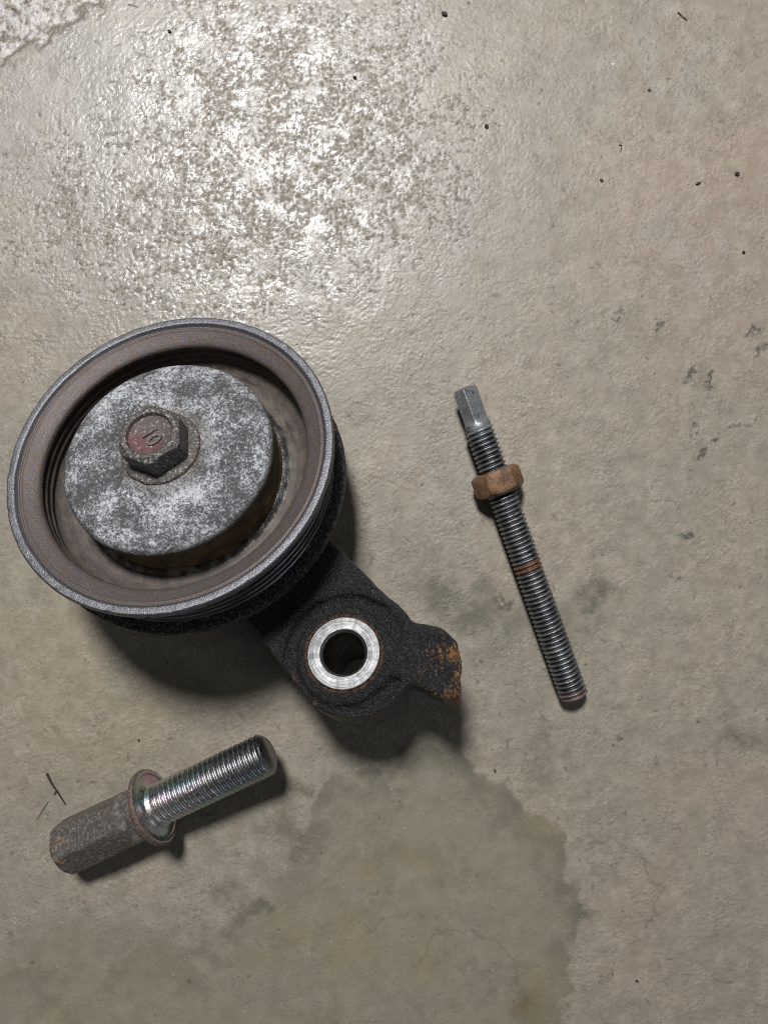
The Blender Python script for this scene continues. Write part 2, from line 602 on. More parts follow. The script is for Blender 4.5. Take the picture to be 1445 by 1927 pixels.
    sealer = np.clip(1.15 * blob(uw, vw, 420, 250, 420, 380) + .4 * blob(uw, vw, 300, 560, 400, 200) + .05, 0, 1) * (1 - .85 * pits) * (.5 + .5 * smooth(-.3, .25, m1 + .5 * m2)) * (1 - .8 * nick)
    wear[:nx * ny, 0] = (sealer * edge).ravel()
    wear[:nx * ny, 1] = (smoothzone * edge).ravel()
    wear[:nx * ny, 2] = (np.clip(pits + holes + spall * smooth(.2, .4, -agg), 0, 1) * edge).ravel()
    wear[:, 3] = .5
    wear[:nx * ny, 3] = (np.clip(amp + .5 * pits + .6 * spall, 0, 1.3) * edge + .5 * (1 - edge)).ravel()
    a.data.foreach_set('color', wear.ravel())
    ob = bpy.data.objects.new('concrete_floor', me)
    COL.objects.link(ob)
    tag(ob, 'worn grey-brown concrete floor with pitted sealer and a damp stain', kind='structure')

    g = G('concrete')
    colr = g.attr('slab_colour')[0]
    w = g.attr('slab_wear')[0]
    sep = g.t.nodes.new('ShaderNodeSeparateColor')
    g.t.links.new(w, sep.inputs[0])
    gloss, smo, dirt = sep.outputs[0], sep.outputs[1], sep.outputs[2]
    grainy = g.attr('slab_wear')[3]
    f1 = g.noise(1.45, 2, .55, .5)
    f2 = g.noise(3.4, 2, .5)
    f3 = g.noise(.16, 5, .7)
    tone = g.math('MULTIPLY', g.ramp(f3, .3, .7, .93, 1.07), g.math('ADD', 1.0, g.math('MULTIPLY', g.math('SUBTRACT', f1, .5), g.math('MULTIPLY', grainy, .55))))
    tone = g.math('ADD', tone, g.math('MULTIPLY', g.math('SUBTRACT', f2, .5), .40))
    cc = g.mix(1.0, colr, tone, 'MULTIPLY')
    cc = g.mix(g.math('MULTIPLY', g.ramp(f1, .34, .22), g.math('MULTIPLY', grainy, .8)), cc, (.06, .048, .036))
    pore = g.math('MULTIPLY', g.ramp(g.voro(.85, vec=g.scalev((1, 1, 1), off=(3, 11, 0))), .20, .12), g.ramp(f3, .44, .60))
    cc = g.mix(g.math('MULTIPLY', pore, .6), cc, (.06, .05, .04))
    spk = g.voro(.55)
    spm = g.ramp(spk, .10, .05)
    cc = g.mix(g.math('MULTIPLY', spm, .55), cc, (.05, .04, .03))
    gl = g.ramp(g.voro(.30, vec=g.scalev((1, 1, 1), off=(7, 3, 0))), .055, .03)
    cc = g.mix(g.math('MULTIPLY', gl, .6), cc, (.75, .74, .72))
    rgh = g.mixf(gloss, .50, .27)
    rgh = g.math('ADD', rgh, g.math('MULTIPLY', dirt, .12))
    rgh = g.math('ADD', rgh, g.ramp(f3, .3, .7, -.05, .05))
    g.bs(Base_Color=cc, Roughness=rgh, IOR=1.5, Specular_IOR_Level=g.mixf(gloss, .40, .70))
    hh = g.math('ADD', g.math('MULTIPLY', f1, g.math('MULTIPLY', grainy, g.mixf(gloss, 1.0, .5))), g.math('MULTIPLY', f2, .20))
    g.bump(hh, .19, 1.0)
    me.materials.append(g.m)
    return ob


build_floor()


# ------------------------------------------------------------------ materials of the parts
def mat_rim():
    g = G('worn_steel_rim')
    v, r = g.polar(ks=4, kr=1.2)
    streak = g.noise(1.1, 4, .6, vec=v)
    n = g.noise(.55, 5, .6)
    fine = g.noise(3.0, 3, .6)
    lip = g.ramp(r, 39.6, 40.5)
    rust = g.ramp(n, .42, .66)
    brown = g.mix(rust, (.115, .098, .098), (.125, .088, .068))
    brown = g.mix(g.ramp(fine, .58, .72), brown, (.27, .23, .21))
    grey = g.mix(g.ramp(fine, .35, .68), (.105, .105, .115), (.235, .235, .25))
    grey = g.mix(g.ramp(n, .56, .74, 0, .6), grey, (.20, .16, .13))
    c = g.mix(lip, brown, grey)
    c = g.mix(g.ramp(streak, .5, .8, 0, .35), c, (.06, .045, .04))
    g.bs(Base_Color=c, Metallic=g.mixf(lip, .45, .8), Roughness=g.mixf(lip, .55, .46))
    g.bump(g.math('ADD', fine, g.math('MULTIPLY', n, 1.2)), .10)
    return g.m


def mat_inner():
    g = G('rusty_inner_steel')
    v, r = g.polar(ks=3, kr=.5)
    n = g.noise(.30, 5, .6)
    st = g.noise(.9, 4, .6, vec=v)
    fine = g.noise(2.2, 4, .6)
    c = g.mix(g.ramp(n, .38, .66), (.090, .076, .070), (.135, .104, .082))
    c = g.mix(g.ramp(st, .52, .72, 0, .75), c, (.030, .024, .020))
    c = g.mix(g.ramp(fine, .60, .72, 0, .7), c, (.30, .25, .20))
    zinc = g.math('MULTIPLY', g.ramp(r, 28.9, 28.0), g.ramp(r, 25.8, 26.4))
    c = g.mix(g.math('MULTIPLY', zinc, g.ramp(n, .42, .60)), c, (.24, .25, .23))
    g.bs(Base_Color=c, Metallic=g.mixf(zinc, .25, .8), Roughness=g.mixf(zinc, .62, .38))
    g.bump(g.math('ADD', fine, g.math('MULTIPLY', n, 2)), .16)
    return g.m


def mat_groove():
    g = G('black_greased_groove')
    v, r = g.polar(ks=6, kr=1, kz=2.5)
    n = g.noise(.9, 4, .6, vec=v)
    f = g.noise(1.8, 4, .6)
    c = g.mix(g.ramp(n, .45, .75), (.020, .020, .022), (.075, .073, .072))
    c = g.mix(g.math('MULTIPLY', g.ramp(r, 39.1, 39.7), g.ramp(n, .30, .60, .25, 1)), c, (.24, .24, .25))  # crests pale as bare worn metal, also painting in highlight lines
    g.bs(Base_Color=c, Metallic=.6, Roughness=g.ramp(n, .3, .75, .20, .42))
    g.bump(g.math('ADD', f, n), .06)
    return g.m


def mat_flange():
    g = G('dirty_black_flange')
    n = g.noise(1.3, 5, .7)
    f = g.noise(3.2, 3, .6)
    c = g.mix(g.ramp(n, .48, .66), (.020, .019, .019), (.21, .205, .20))
    g.bs(Base_Color=c, Metallic=.2, Roughness=.55)
    g.bump(g.math('ADD', g.math('MULTIPLY', n, 2.0), f), .45)
    return g.m


def mat_cap():
    g = G('oxidised_cap')
    big = g.noise(.10, 4, .6)
    n = g.noise(.8, 6, .75, .4)
    f = g.noise(1.9, 6, .8)
    den = g.math('ADD', g.math('MULTIPLY', n, .5), g.math('MULTIPLY', big, .6))
    c = g.mix(g.ramp(den, .42, .68), (.090, .089, .092), (.20, .20, .21))
    c = g.mix(g.ramp(den, .60, .70, 0, .55), c, (.48, .49, .51))
    c = g.mix(g.ramp(f, .52, .36, 0, .70), c, (.030, .029, .029))
    c = g.mix(g.ramp(g.math('ADD', f, g.math('MULTIPLY', den, 1.0)), 1.00, 1.24, 0, .88), c, (.74, .76, .79))
    v, r = g.polar()
    rustm = g.math('MULTIPLY', g.ramp(r, 14.5, 10.5), g.ramp(n, .40, .62))
    c = g.mix(g.math('MULTIPLY', rustm, .65), c, (.13, .085, .045))
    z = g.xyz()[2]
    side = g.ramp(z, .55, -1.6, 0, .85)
    c = g.mix(side, c, (.10, .082, .062))  # rounded edge and brown side darkened, shade painted into the colour
    g.bs(Base_Color=c, Metallic=.30, Roughness=.58)
    g.bump(g.math('ADD', n, f), .30)
    return g.m


def mat_hub():
    g = G('brown_hub')
    v, r = g.polar(ks=12, kr=1, kz=.5)
    n = g.noise(.5, 5, .6, vec=v)
    f = g.noise(1.6, 4, .6)
    c = g.mix(g.ramp(n, .4, .65), (.12, .085, .045), (.30, .21, .11))
    c = g.mix(g.ramp(f, .56, .7, 0, .8), c, (.02, .016, .012))
    g.bs(Base_Color=c, Metallic=.2, Roughness=.6)
    g.bump(f, .2)
    return g.m


def mat_bolt_head():
    g = G('painted_bolt_head')
    n = g.noise(.42, 5, .65)
    f = g.noise(1.5, 5, .7)
    x, y, z = g.xyz()
    c = g.mix(g.ramp(f, .42, .70), (.060, .055, .050), (.23, .215, .195))
    vv, rad = g.polar()
    top = g.math('MULTIPLY', g.ramp(z, 8.0, 8.2), g.ramp(rad, 5.9, 5.3))
    c = g.mix(g.math('MULTIPLY', top, .8), c, g.mix(n, (.07, .045, .045), (.15, .12, .115)))
    # red marking paint left in the dished top, worn away on one side
    dd = g.math('SUBTRACT', g.math('MULTIPLY', x, .35), g.math('MULTIPLY', y, .95))
    red = g.math('MULTIPLY', top, g.ramp(g.math('ADD', dd, g.math('MULTIPLY', n, 9.0)), 2.6, 8.4))
    c = g.mix(g.math('MULTIPLY', red, .42), c, (.17, .032, .030))
    c = g.mix(g.ramp(f, .585, .66, 0, .85), c, (.62, .61, .60))
    rust = g.math('MULTIPLY', g.ramp(z, 2.9, 1.2), g.ramp(n, .44, .60))
    c = g.mix(rust, c, (.20, .105, .035))
    g.bs(Base_Color=c, Metallic=.35, Roughness=.52)
    g.bump(g.math('ADD', f, n), .26)
    return g.m


def mat_casting(bx, by):
    g = G('black_casting')
    n = g.noise(.22, 5, .65)
    f = g.noise(1.25, 5, .65)
    v, r = g.polar(bx, by)
    x, y, z = g.xyz()
    c = g.mix(g.ramp(f, .45, .75), (.011, .011, .012), (.046, .045, .046))
    c = g.mix(g.ramp(g.noise(2.6, 2, .5), .665, .73, 0, .6), c, (.30, .29, .27))  # pale specks painted in as sparkle on the grainy surface
    ring = g.math('MULTIPLY', g.ramp(r, 10.5, 9.8), g.ramp(f, .36, .60))
    c = g.mix(g.math('MULTIPLY', ring, .85), c, (.15, .062, .025))
    # broken, rusty lug
    tx = g.math('ADD', g.math('MULTIPLY', g.math('SUBTRACT', x, bx), .82), g.math('MULTIPLY', g.math('SUBTRACT', y, by), .57))
    lug = g.math('MULTIPLY', g.ramp(tx, 17.0, 24.0), g.ramp(g.math('ADD', g.math('ADD', g.math('MULTIPLY', f, .6), g.math('MULTIPLY', n, .7)), g.ramp(tx, 24.0, 31.0, -.04, .10)), .635, .74))
    rustc = g.mix(g.ramp(g.noise(.9, 4, .6), .40, .66), (.085, .036, .014), (.33, .165, .055))
    c = g.mix(lug, c, rustc)
    low = g.math('MULTIPLY', g.ramp(y, -11.5, -14.0), g.ramp(n, .55, .66))
    c = g.mix(g.math('MULTIPLY', low, .5), c, (.19, .09, .025))
    low2 = g.math('MULTIPLY', g.ramp(tx, 14.0, 18.0), g.ramp(n, .60, .68))
    c = g.mix(g.math('MULTIPLY', low2, .6), c, (.16, .075, .028))
    g.bs(Base_Color=c, Metallic=.1, Roughness=g.ramp(f, .35, .7, .27, .52))
    g.bump(g.math('ADD', g.math('MULTIPLY', f, 1.6), g.noise(3.0, 3, .6)), .45)
    return g.m


def mat_bushing():
    g = G('machined_steel')
    v, r = g.polar(ks=.6, kr=3.2)
    turn = g.noise(2.0, 4, .6, vec=v)
    v2, r2 = g.polar(ks=9, kr=.15)
    arc = g.noise(.7, 3, .5, vec=v2)
    n = g.noise(.8, 4, .6)
    c = g.mix(g.ramp(turn, .3, .7), (.13, .13, .132), (.36, .36, .355))
    c = g.mix(g.ramp(n, .62, .74, 0, .6), c, (.30, .28, .25))
    c = g.mix(g.ramp(r, 5.46, 5.40), c, (.012, .011, .010))  # bore blackened, the shade inside it is painted
    g.bs(Base_Color=c, Metallic=g.ramp(r, 5.40, 5.46, .1, .95), Roughness=g.ramp(arc, .3, .7, .46, .56), Anisotropic=.8)
    tg = g.t.nodes.new('ShaderNodeTangent')
    tg.direction_type = 'RADIAL'
    tg.axis = 'Z'
    g.t.links.new(tg.outputs[0], g.b.inputs['Tangent'])
    g.bump(g.math('ADD', turn, g.math('MULTIPLY', n, .4)), .06)
    return g.m


def mat_stud():
    g = G('dull_zinc_stud')
    x, y, z = g.xyz()
    n = g.noise(.35, 5, .6)
    f = g.noise(1.8, 4, .65)
    v, r = g.polar()
    c = g.mix(g.ramp(n, .35, .7), (.17, .18, .19), (.33, .34, .35))
    c = g.mix(g.ramp(f, .55, .75, 0, .6), c, (.10, .10, .10))
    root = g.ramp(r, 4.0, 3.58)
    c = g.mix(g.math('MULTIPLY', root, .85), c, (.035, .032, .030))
    band = g.math('MULTIPLY', g.ramp(z, 39.3, 40.5), g.ramp(z, 43.6, 42.6))
    band = g.math('MULTIPLY', band, g.ramp(n, .30, .45))
    b2 = g.math('MULTIPLY', g.ramp(z, 28.0, 31.0), g.ramp(z, 37.0, 33.0))
    b2 = g.math('MULTIPLY', b2, g.ramp(n, .50, .62, 0, .5))
    b3 = g.ramp(z, 3.6, 1.2, 0, .6)
    rust = g.math('MAXIMUM', band, g.math('MAXIMUM', b2, b3))
    c = g.mix(rust, c, g.mix(g.ramp(f, .4, .65), (.10, .05, .03), (.22, .12, .07)))
    pale = g.ramp(z, 81.0, 84.5)
    c = g.mix(g.math('MULTIPLY', pale, .8), c, g.mix(g.ramp(f, .4, .7), (.24, .25, .262), (.42, .435, .45)))
    c = g.mix(g.math('MULTIPLY', pale, g.ramp(n, .52, .64, 0, .75)), c, (.06, .062, .065))
    g.bs(Base_Color=c, Metallic=g.math('SUBTRACT', .85, g.math('ADD', g.math('MULTIPLY', rust, .6), g.math('MULTIPLY', pale, .35))), Roughness=g.ramp(n, .3, .7, .34, .5))
    g.bump(g.math('ADD', f, n), .10)
    return g.m


def mat_nut():
    g = G('rusty_nut')
    n = g.noise(.35, 5, .6)
    f = g.noise(1.5, 5, .65)
    c = g.mix(g.ramp(n, .35, .65), (.10, .050, .024), (.26, .145, .075))
    c = g.mix(g.ramp(f, .58, .68, 0, .9), c, (.045, .026, .016))
    c = g.mix(g.ramp(f, .42, .34, 0, .6), c, (.32, .20, .12))
    g.bs(Base_Color=c, Metallic=.15, Roughness=.55)
    g.bump(g.math('ADD', g.math('MULTIPLY', f, -1.2), n), .16)
    return g.m


def mat_head2():
    g = G('pitted_bolt_head')
    n = g.noise(.28, 5, .62)
    f = g.noise(1.1, 5, .65)
    x, y, z = g.xyz()
    c = g.mix(g.ramp(f, .38, .68), (.100, .089, .080), (.205, .182, .162))
    c = g.mix(g.ramp(f, .62, .73, 0, .8), c, (.46, .43, .39))
    end = g.math('MULTIPLY', g.ramp(z, 9.0, 3.0), g.ramp(n, .56, .66))
    c = g.mix(end, c, (.48, .29, .14))
    pale = g.math('MULTIPLY', g.ramp(z, 20.0, 26.0), g.ramp(n, .50, .66))
    c = g.mix(g.math('MULTIPLY', pale, .65), c, (.42, .41, .38))
    g.bs(Base_Color=c, Metallic=.4, Roughness=.46)
    g.bump(g.math('ADD', g.math('MULTIPLY', f, 1.3), n), .17)
    return g.m


def mat_flange2():
    g = G('rusty_flange_edge')
    n = g.noise(.35, 5, .62)
    f = g.noise(1.9, 4, .65)
    c = g.mix(g.ramp(f, .40, .64), (.085, .065, .055), (.22, .16, .12))
    c = g.mix(g.ramp(n, .54, .66, 0, .8), c, (.19, .105, .055))
    g.bs(Base_Color=c, Metallic=.3, Roughness=.55)
    g.bump(g.math('ADD', f, n), .28)
    return g.m


def mat_chromate():
    g = G('iridescent_zinc_thread')
    n = g.noise(.16, 3, .5)
    f = g.noise(1.4, 4, .6)
    v, r = g.polar()
    c = g.mix(g.ramp(f, .35, .75), (.24, .25, .255), (.44, .455, .46))
    # passivation film: its tint drifts round and along the shank
    x, y, z = g.xyz()
    ph = g.math('ADD', g.math('MULTIPLY', g.math('ARCTAN2', y, x), 2.6), g.math('ADD', g.math('MULTIPLY', z, .05), g.math('MULTIPLY', n, 5.0)))
    film = g.mix(g.math('ADD', g.math('MULTIPLY', g.math('SINE', ph), .5), .5), (.85, .45, .66), (.36, .66, .62))
    film = g.mix(g.math('ADD', g.math('MULTIPLY', g.math('SINE', g.math('MULTIPLY', ph, 1.63)), .5), .5), film, (.70, .70, .62))
    c = g.mix(g.ramp(z, 62.0, 36.0, .18, .85), c, g.mix(1.0, c, g.mix(.5, film, (1, 1, 1), 'ADD'), 'MULTIPLY'))
    c = g.mix(g.ramp(z, 60.0, 34.0, .10, .60), c, film)
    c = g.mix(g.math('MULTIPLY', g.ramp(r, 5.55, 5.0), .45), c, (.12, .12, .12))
    g.bs(Base_Color=c, Metallic=1.0, Roughness=g.ramp(f, .3, .7, .27, .42))
    g.bump(f, .05)
    return g.m


def mat_plain(name, col, rough=.7, scale=2.0, bump=.15):
    g = G(name)
    n = g.noise(scale, 4, .6)
    c = g.mix(g.ramp(n, .35, .7), tuple(q * .6 for q in col), tuple(min(1, q * 1.4) for q in col))
    g.bs(Base_Color=c, Roughness=rough)
    g.bump(n, bump)
    return g.m


# ------------------------------------------------------------------ belt tensioner
D = Vector((-0.11818902, 0.40922399, 0.90474697))         # axis of the leaning pulley
C0 = (-54.679, 15.032, 35.877)                            # centre of its upper rim, mm
EX = (0.66634276, -0.64284354, 0.37780883)                # from the pulley axis to the bushing
BX, BY, BH = 61.6, 0.0, -28.0                             # bushing centre and face in that frame


def ripple(amp, seed, f1=3.0):
    def fn(V, prof, t):
        m, n = len(prof), len(t)
        ang = np.tile(t, (m, 1))
        rr = np.tile(prof[:, 0:1], (1, n))
        zz = np.tile(prof[:, 1:2], (1, n))
        xx, yy = rr * np.cos(ang), rr * np.sin(ang)
        k = amp * (vnoise3(xx / f1, yy / f1, zz / f1, seed) + .6 * vnoise3(xx / f1 * 2.3, yy / f1 * 2.3, zz / f1 * 2.3, seed + 1))
        V[:, :, 0] += k * np.cos(ang)
        V[:, :, 1] += k * np.sin(ang)
        V[:, :, 2] += .6 * amp * vnoise3(xx / f1 + 50, yy / f1, zz / f1, seed + 2)
        return V
    return fn


def build_tensioner():
    root = empty('belt_tensioner', frame(C0, EX, D))
    tag(root, 'belt tensioner with grey grooved pulley, hex bolt and black cast bracket', 'belt tensioner')
    R = 42.6
    m_rim, m_in = mat_rim(), mat_inner()
    # wheel: outer lip, inner cone, rippled wall, web
    prof = [(41.2, -2.6), (42.45, -2.3), (R, -1.6), (R - .05, -.35), (42.2, 0), (40.5, -.1), (40.1, -.7), (39.7, -1.15), (39.2, -.85), (38.7, -1.25), (36.3, -2.4), (35.2, -3.1),
            (34.9, -4.1), (35.7, -5.4), (34.9, -6.4), (35.5, -7.6), (34.8, -8.8), (35.3, -10.0), (34.4, -11.4), (32.2, -13.0), (30.0, -13.8), (28.4, -13.5), (27.2, -12.6), (26.0, -12.2), (22.0, -13.4)]
    pr = rounded(prof, .5, 3)
    V, F, seg = lathe(pr, 300, ripple(.06, 3, 4.0))
    lipv = (np.hypot(V[:, 0], V[:, 1]) > 41.4) & (V[:, 2] > -1.7)
    dent = np.clip(vnoise3(V[:, 0] / 1.5, V[:, 1] / 1.5, V[:, 2] / 1.5, 207) - .45, 0, 1) * lipv
    V[:, :2] *= (1 - .012 * dent)[:, None]
    V[:, 2] -= .35 * dent
    zmid = np.array([(pr[i][1] + pr[i + 1][1]) / 2 for i in range(len(pr) - 1)])
    rmid = np.array([(pr[i][0] + pr[i + 1][0]) / 2 for i in range(len(pr) - 1)])
    ids = ((zmid < -3.6) & (rmid < 39))[seg].astype(int)
    mesh_obj('pulley_wheel', V, F, [m_rim, m_in], root, mat_ids=ids)
    # belt grooves on the outside
    g = [(41.3, -2.3)]
    for k in range(5):
        zc = -3.4 - 2.35 * k
        g += [(39.8, zc), (39.6, zc - .5), (37.7, zc - 1.2), (39.6, zc - 1.9)]
    g += [(39.8, -15.1), (40.2, -15.4), (41.2, -15.5)]
    V, F, _ = lathe(rounded(g, .22, 2), 220)
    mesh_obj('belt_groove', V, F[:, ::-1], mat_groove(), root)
    lowp = [(39.7, -15.0), (41.3, -15.5), (42.5, -16.2), (R + .15, -17.4), (R + .05, -18.8), (41.9, -19.4), (40.6, -19.6), (30, -19.2), (20, -19.2)]
    V, F, _ = lathe(rounded(lowp, .4, 3), 220, ripple(.16, 12, 1.6))
    mesh_obj('lower_flange', V, F[:, ::-1], mat_flange(), root)
    # bearing hub under the cap
    hubp = [(25.6, -13.6), (26.7, -12.6), (26.5, -11.3), (26.2, -10.9), (26.1, -1.2), (20, -.9)]
    V, F, _ = lathe(rounded(hubp, .5, 3), 140, ripple(.12, 23, 2.0))
    mesh_obj('bearing_hub', V, F[:, ::-1], mat_hub(), root)
    # dust cap
    capp = [(23.8, -4.2), (26.4, -4.3), (27.3, -4.0), (27.55, -3.2), (27.4, -2.2), (26.7, -1.2), (25.4, -.55), (23.4, -.28), (20, -.2), (13.0, -.1), (12.2, .12), (11.2, .35), (6, .3)]
    V, F, _ = lathe(rounded(capp, .7, 4), 180, ripple(.07, 33, 3.0))
    V = V * np.array([.995, .995, 1]) + np.array([-.2, -.3, 1.3])
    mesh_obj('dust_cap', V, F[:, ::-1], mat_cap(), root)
    # bolt: flange, hexagon with a dished top, raised 10
    mb = mat_bolt_head()
    bolt = mesh_obj('pulley_bolt', *hex_head(15.0, 1.2, 9.6, dish=1.25, dish_r=5.6, chamfer=.9, rot=math.radians(24)), mb, root)
    crisp(bolt)
    bolt.location = (-.9 * MM, -.6 * MM, 0)
    bolt.rotation_euler = (0, 0, math.radians(0))
    fl = [(3, 1.2), (10.0, 1.2), (10.35, 1.8), (10.0, 2.4), (8.4, 2.8), (6.8, 3.2)]
    V, F, _ = lathe(rounded(fl, .35, 3), 96, ripple(.10, 44, 2.0))
    mesh_obj('bolt_flange', V, F, mb, bolt)
    # raised strength mark
    cu = bpy.data.curves.new('grade_mark', 'FONT')
    cu.body = '10'
    cu.size = 5.5 * MM
    cu.extrude = .20 * MM
    cu.bevel_depth = .12 * MM
    cu.space_character = .9
    cu.align_x = 'CENTER'
    cu.align_y = 'CENTER'
    tmp = bpy.data.objects.new('mark_source', cu)
    COL.objects.link(tmp)
    dg = bpy.context.evaluated_depsgraph_get()
    me = bpy.data.meshes.new_from_object(tmp.evaluated_get(dg))
    bpy.data.objects.remove(tmp)
    me.name = 'grade_mark'
    me.materials.clear()
    me.materials.append(mat_plain('worn_raised_steel', (.12, .098, .094), .55, 1.2, .3))
    mk = bpy.data.objects.new('grade_mark', me)
    COL.objects.link(mk)
    mk.parent = bolt
    # reading direction in the pulley's frame
    m3 = root.matrix_world.to_3x3()
    rd = m3.inverted() @ Vector((.57, -.82, 0))
    mk.location = (.55 * MM, -.1 * MM, 8.5 * MM)
    mk.rotation_euler = (0, 0, math.atan2(rd.y, rd.x))
    # cast bracket as a blended solid
    st = .62
    org = np.array([-16., -24., -64.])
    dims = np.array([112., 54., 47.])
    n = (dims / st).astype(int)
    ax = [org[i] + st * np.arange(n[i]) for i in range(3)]
    x, y, z = np.meshgrid(*ax, indexing='ij')

    def smin(a, b, k):
        h = np.clip(.5 + .5 * (b - a) / k, 0, 1)
        return b * (1 - h) + a * h - k * h * (1 - h)

    def ext(d2, z0, z1, r=1.0):
        w = np.abs(z - (z0 + z1) / 2) - (z1 - z0) / 2
        a, b = d2 + r, w + r
        return np.minimum(np.maximum(a, b), 0) + np.hypot(np.maximum(a, 0), np.maximum(b, 0)) - r

    def cyl(cx, cy, r, z0, z1, rr=1.0):
        return ext(np.hypot(x - cx, y - cy) - r, z0, z1, rr)
    # sloping arm
    top = -22.0 - 7.3 * smooth(18, 44, x)
    halfw, midy = 16.3, 2.3
    dy = np.abs(y - midy) - (halfw - 2.0 * smooth(30, 0, x))
    dx = np.abs(x - 27) - 38
    d2 = np.minimum(np.maximum(dx, dy), 0) + np.hypot(np.maximum(dx, 0), np.maximum(dy, 0))
    w = np.abs(z - (top - 4.8)) - 4.8
    r0 = 2.4
    a, b = d2 + r0, w + r0
    arm = np.minimum(np.maximum(a, b), 0) + np.hypot(np.maximum(a, 0), np.maximum(b, 0)) - r0
    hub = cyl(0, 0, 17, -30, -19.6, 1.5)
    head = cyl(BX + 1.0, 2.2, 16.6, -43, -29.4, 1.8)
    boss = np.maximum(cyl(BX, BY, 13.8, -58.4, BH - .25, 1.6), 0 * x - 99)
    cone = np.hypot(x - BX, y - BY) - (10.4 + np.clip(BH - z, 0, 8) * .55)
    boss = np.maximum(boss, cone * .8)
    body = smin(smin(smin(arm, hub, 3), head, 2.0), boss, 1.2)
    # valley round the boss
    rr = np.hypot(x - BX, y - BY)
    tor = np.hypot(rr - 14.4, (z + 29.0) * .7) - 2.0
    body = -smin(-body, tor, 1.0)
    # lug, broken off at its end
    poly = [(60, 15), (66.5, 18.3), (69.5, 20.6), (74, 23.0), (78.8, 23.4), (83.4, 20.2), (86.6, 17.0), (89.4, 13.6), (87.2, 10.4), (83.2, 9.2), (77.5, 7.4), (70, 2)]
    lug2 = poly_sd(x[:, :, 0], y[:, :, 0], poly)[:, :, None] + 0 * z
    nn = vnoise3(x / 3.2, y / 3.2, z / 3.2, 70)
    lugtop = -29.6 - 1.2 * smooth(75, 62, x) + .9 * nn
    w = np.abs(z - (lugtop - 4.6)) - 4.6
    a, b = lug2 + 1.3, w + 1.3
    lug = np.minimum(np.maximum(a, b), 0) + np.hypot(np.maximum(a, 0), np.maximum(b, 0)) - 1.3
    lug = lug + .6 * nn * smooth(76, 86, x)
    body = smin(body, lug, 1.6)
    # a few casting lumps, then the bore
    body = body + .22 * vnoise3(x / 4.5, y / 4.5, z / 4.5, 80) + .20 * vnoise3(x / 1.9, y / 1.9, z / 1.9, 82)
    body = np.maximum(body, -(np.hypot(x - BX, y - BY) - 8.6))
    V, F = surface_nets(body, org, st)
    mesh_obj('cast_bracket', V, F, mat_casting(BX, BY), root)
    bp = [(9.1, -58.0), (9.25, BH - 1), (9.56, BH - .5), (9.56, BH + .12), (9.34, BH + .32), (6.15, BH + .32), (5.42, BH - .30), (5.4, BH - 2), (5.4, -58.0), (9.1, -58.0)]
    V, F, _ = lathe(rounded(bp, .12, 2), 128)
    bu = mesh_obj('bushing', V, F, mat_bushing(), root)
    bu.location = (BX * MM, BY * MM, 0)
    return root


def hex_head(af, z0, z1, dish=0.0, dish_r=5.0, chamfer=.7, rot=0.0, n=96):
    """hexagonal prism with rounded corners and turned-down corners; returns verts, faces"""
    t = np.linspace(0, 2 * np.pi, n, endpoint=False)
    ap = af / 2
    k = np.mod(t - rot, np.pi / 3) - np.pi / 6
    rh = np.minimum(ap / np.cos(k), ap / math.cos(math.pi / 6) * .965)
    rc = ap * .97
    rings = []
    rings.append((rh * 1.01, z0))
    rings.append((rh, z0 + .5))
    zc = z1 - chamfer * np.clip((rh - rc) / (ap * .12), 0, 1) * .9 - .35
    rings.append((rh, zc))
    rings.append((rh * .985, zc + .22))
    rings.append((np.full(n, rc * .94), z1 - .05))
    rings.append((np.full(n, rc * .88), z1 + 0))
    if dish > 0:
        rings.append((np.full(n, dish_r + .25), z1 - .12))
        rings.append((np.full(n, dish_r - .15), z1 - dish * .8))
        rings.append((np.full(n, dish_r - .8), z1 - dish))
    rings.append((np.full(n, 2.0), z1 - dish))
    rings.append((np.full(n, .05), z1 - dish))
    V = np.concatenate([np.c_[r * np.cos(t), r * np.sin(t), np.zeros(n) + z] for r, z in rings])
    idx = np.arange(len(rings) * n).reshape(-1, n)
    a, c = idx[:-1], idx[1:]
    F = np.stack([a, np.roll(a, -1, 1), np.roll(c, -1, 1), c], -1).reshape(-1, 4)
    return V, F


def thread(z0, z1, rmaj, rmin, pitch, n=56, per=9, tip0=True, tip1=True, chamf=1.2, rough=.02, seed=5):
    """screw thread about z with run-out at the chamfered ends, closed by end faces"""
    zs = np.linspace(z0, z1, int((z1 - z0) / pitch * per) + 1)
    t = np.linspace(0, 2 * np.pi, n, endpoint=False)
    Z, T = np.meshgrid(zs, t, indexing='ij')
    ph = np.mod(Z / pitch - T / (2 * np.pi), 1.0)
    tri = 1 - np.abs(ph - .5) * 2
    q = np.clip((tri - .10) / .72, 0, 1)
    r = rmin + (rmaj - rmin) * (q * q * (3 - 2 * q) * .5 + q * .5)
    if tip0:
        r = np.minimum(r, rmaj - chamf + (Z - z0) * 1.1)
    if tip1:
        r = np.minimum(r, rmaj - chamf + (z1 - Z) * 1.1)
    nickd = np.clip(vnoise3(np.cos(T) * 4, np.sin(T) * 4, Z / .9, seed + 3) - .62, 0, 1) * q
    r = r - (rmaj - rmin) * 1.1 * nickd
    r = r + rough * vnoise3(np.cos(T) * 3, np.sin(T) * 3, Z / 1.3, seed)
    V = np.stack([r * np.cos(T), r * np.sin(T), Z], -1).reshape(-1, 3)
    m = len(zs)
    idx = np.arange(m * n).reshape(m, n)
    a, c = idx[:-1], idx[1:]
    F = [tuple(q) for q in np.stack([a, np.roll(a, -1, 1), np.roll(c, -1, 1), c], -1).reshape(-1, 4)]
    F.append(tuple(idx[0][::-1]))
    F.append(tuple(idx[-1]))
    return V, F


build_tensioner()


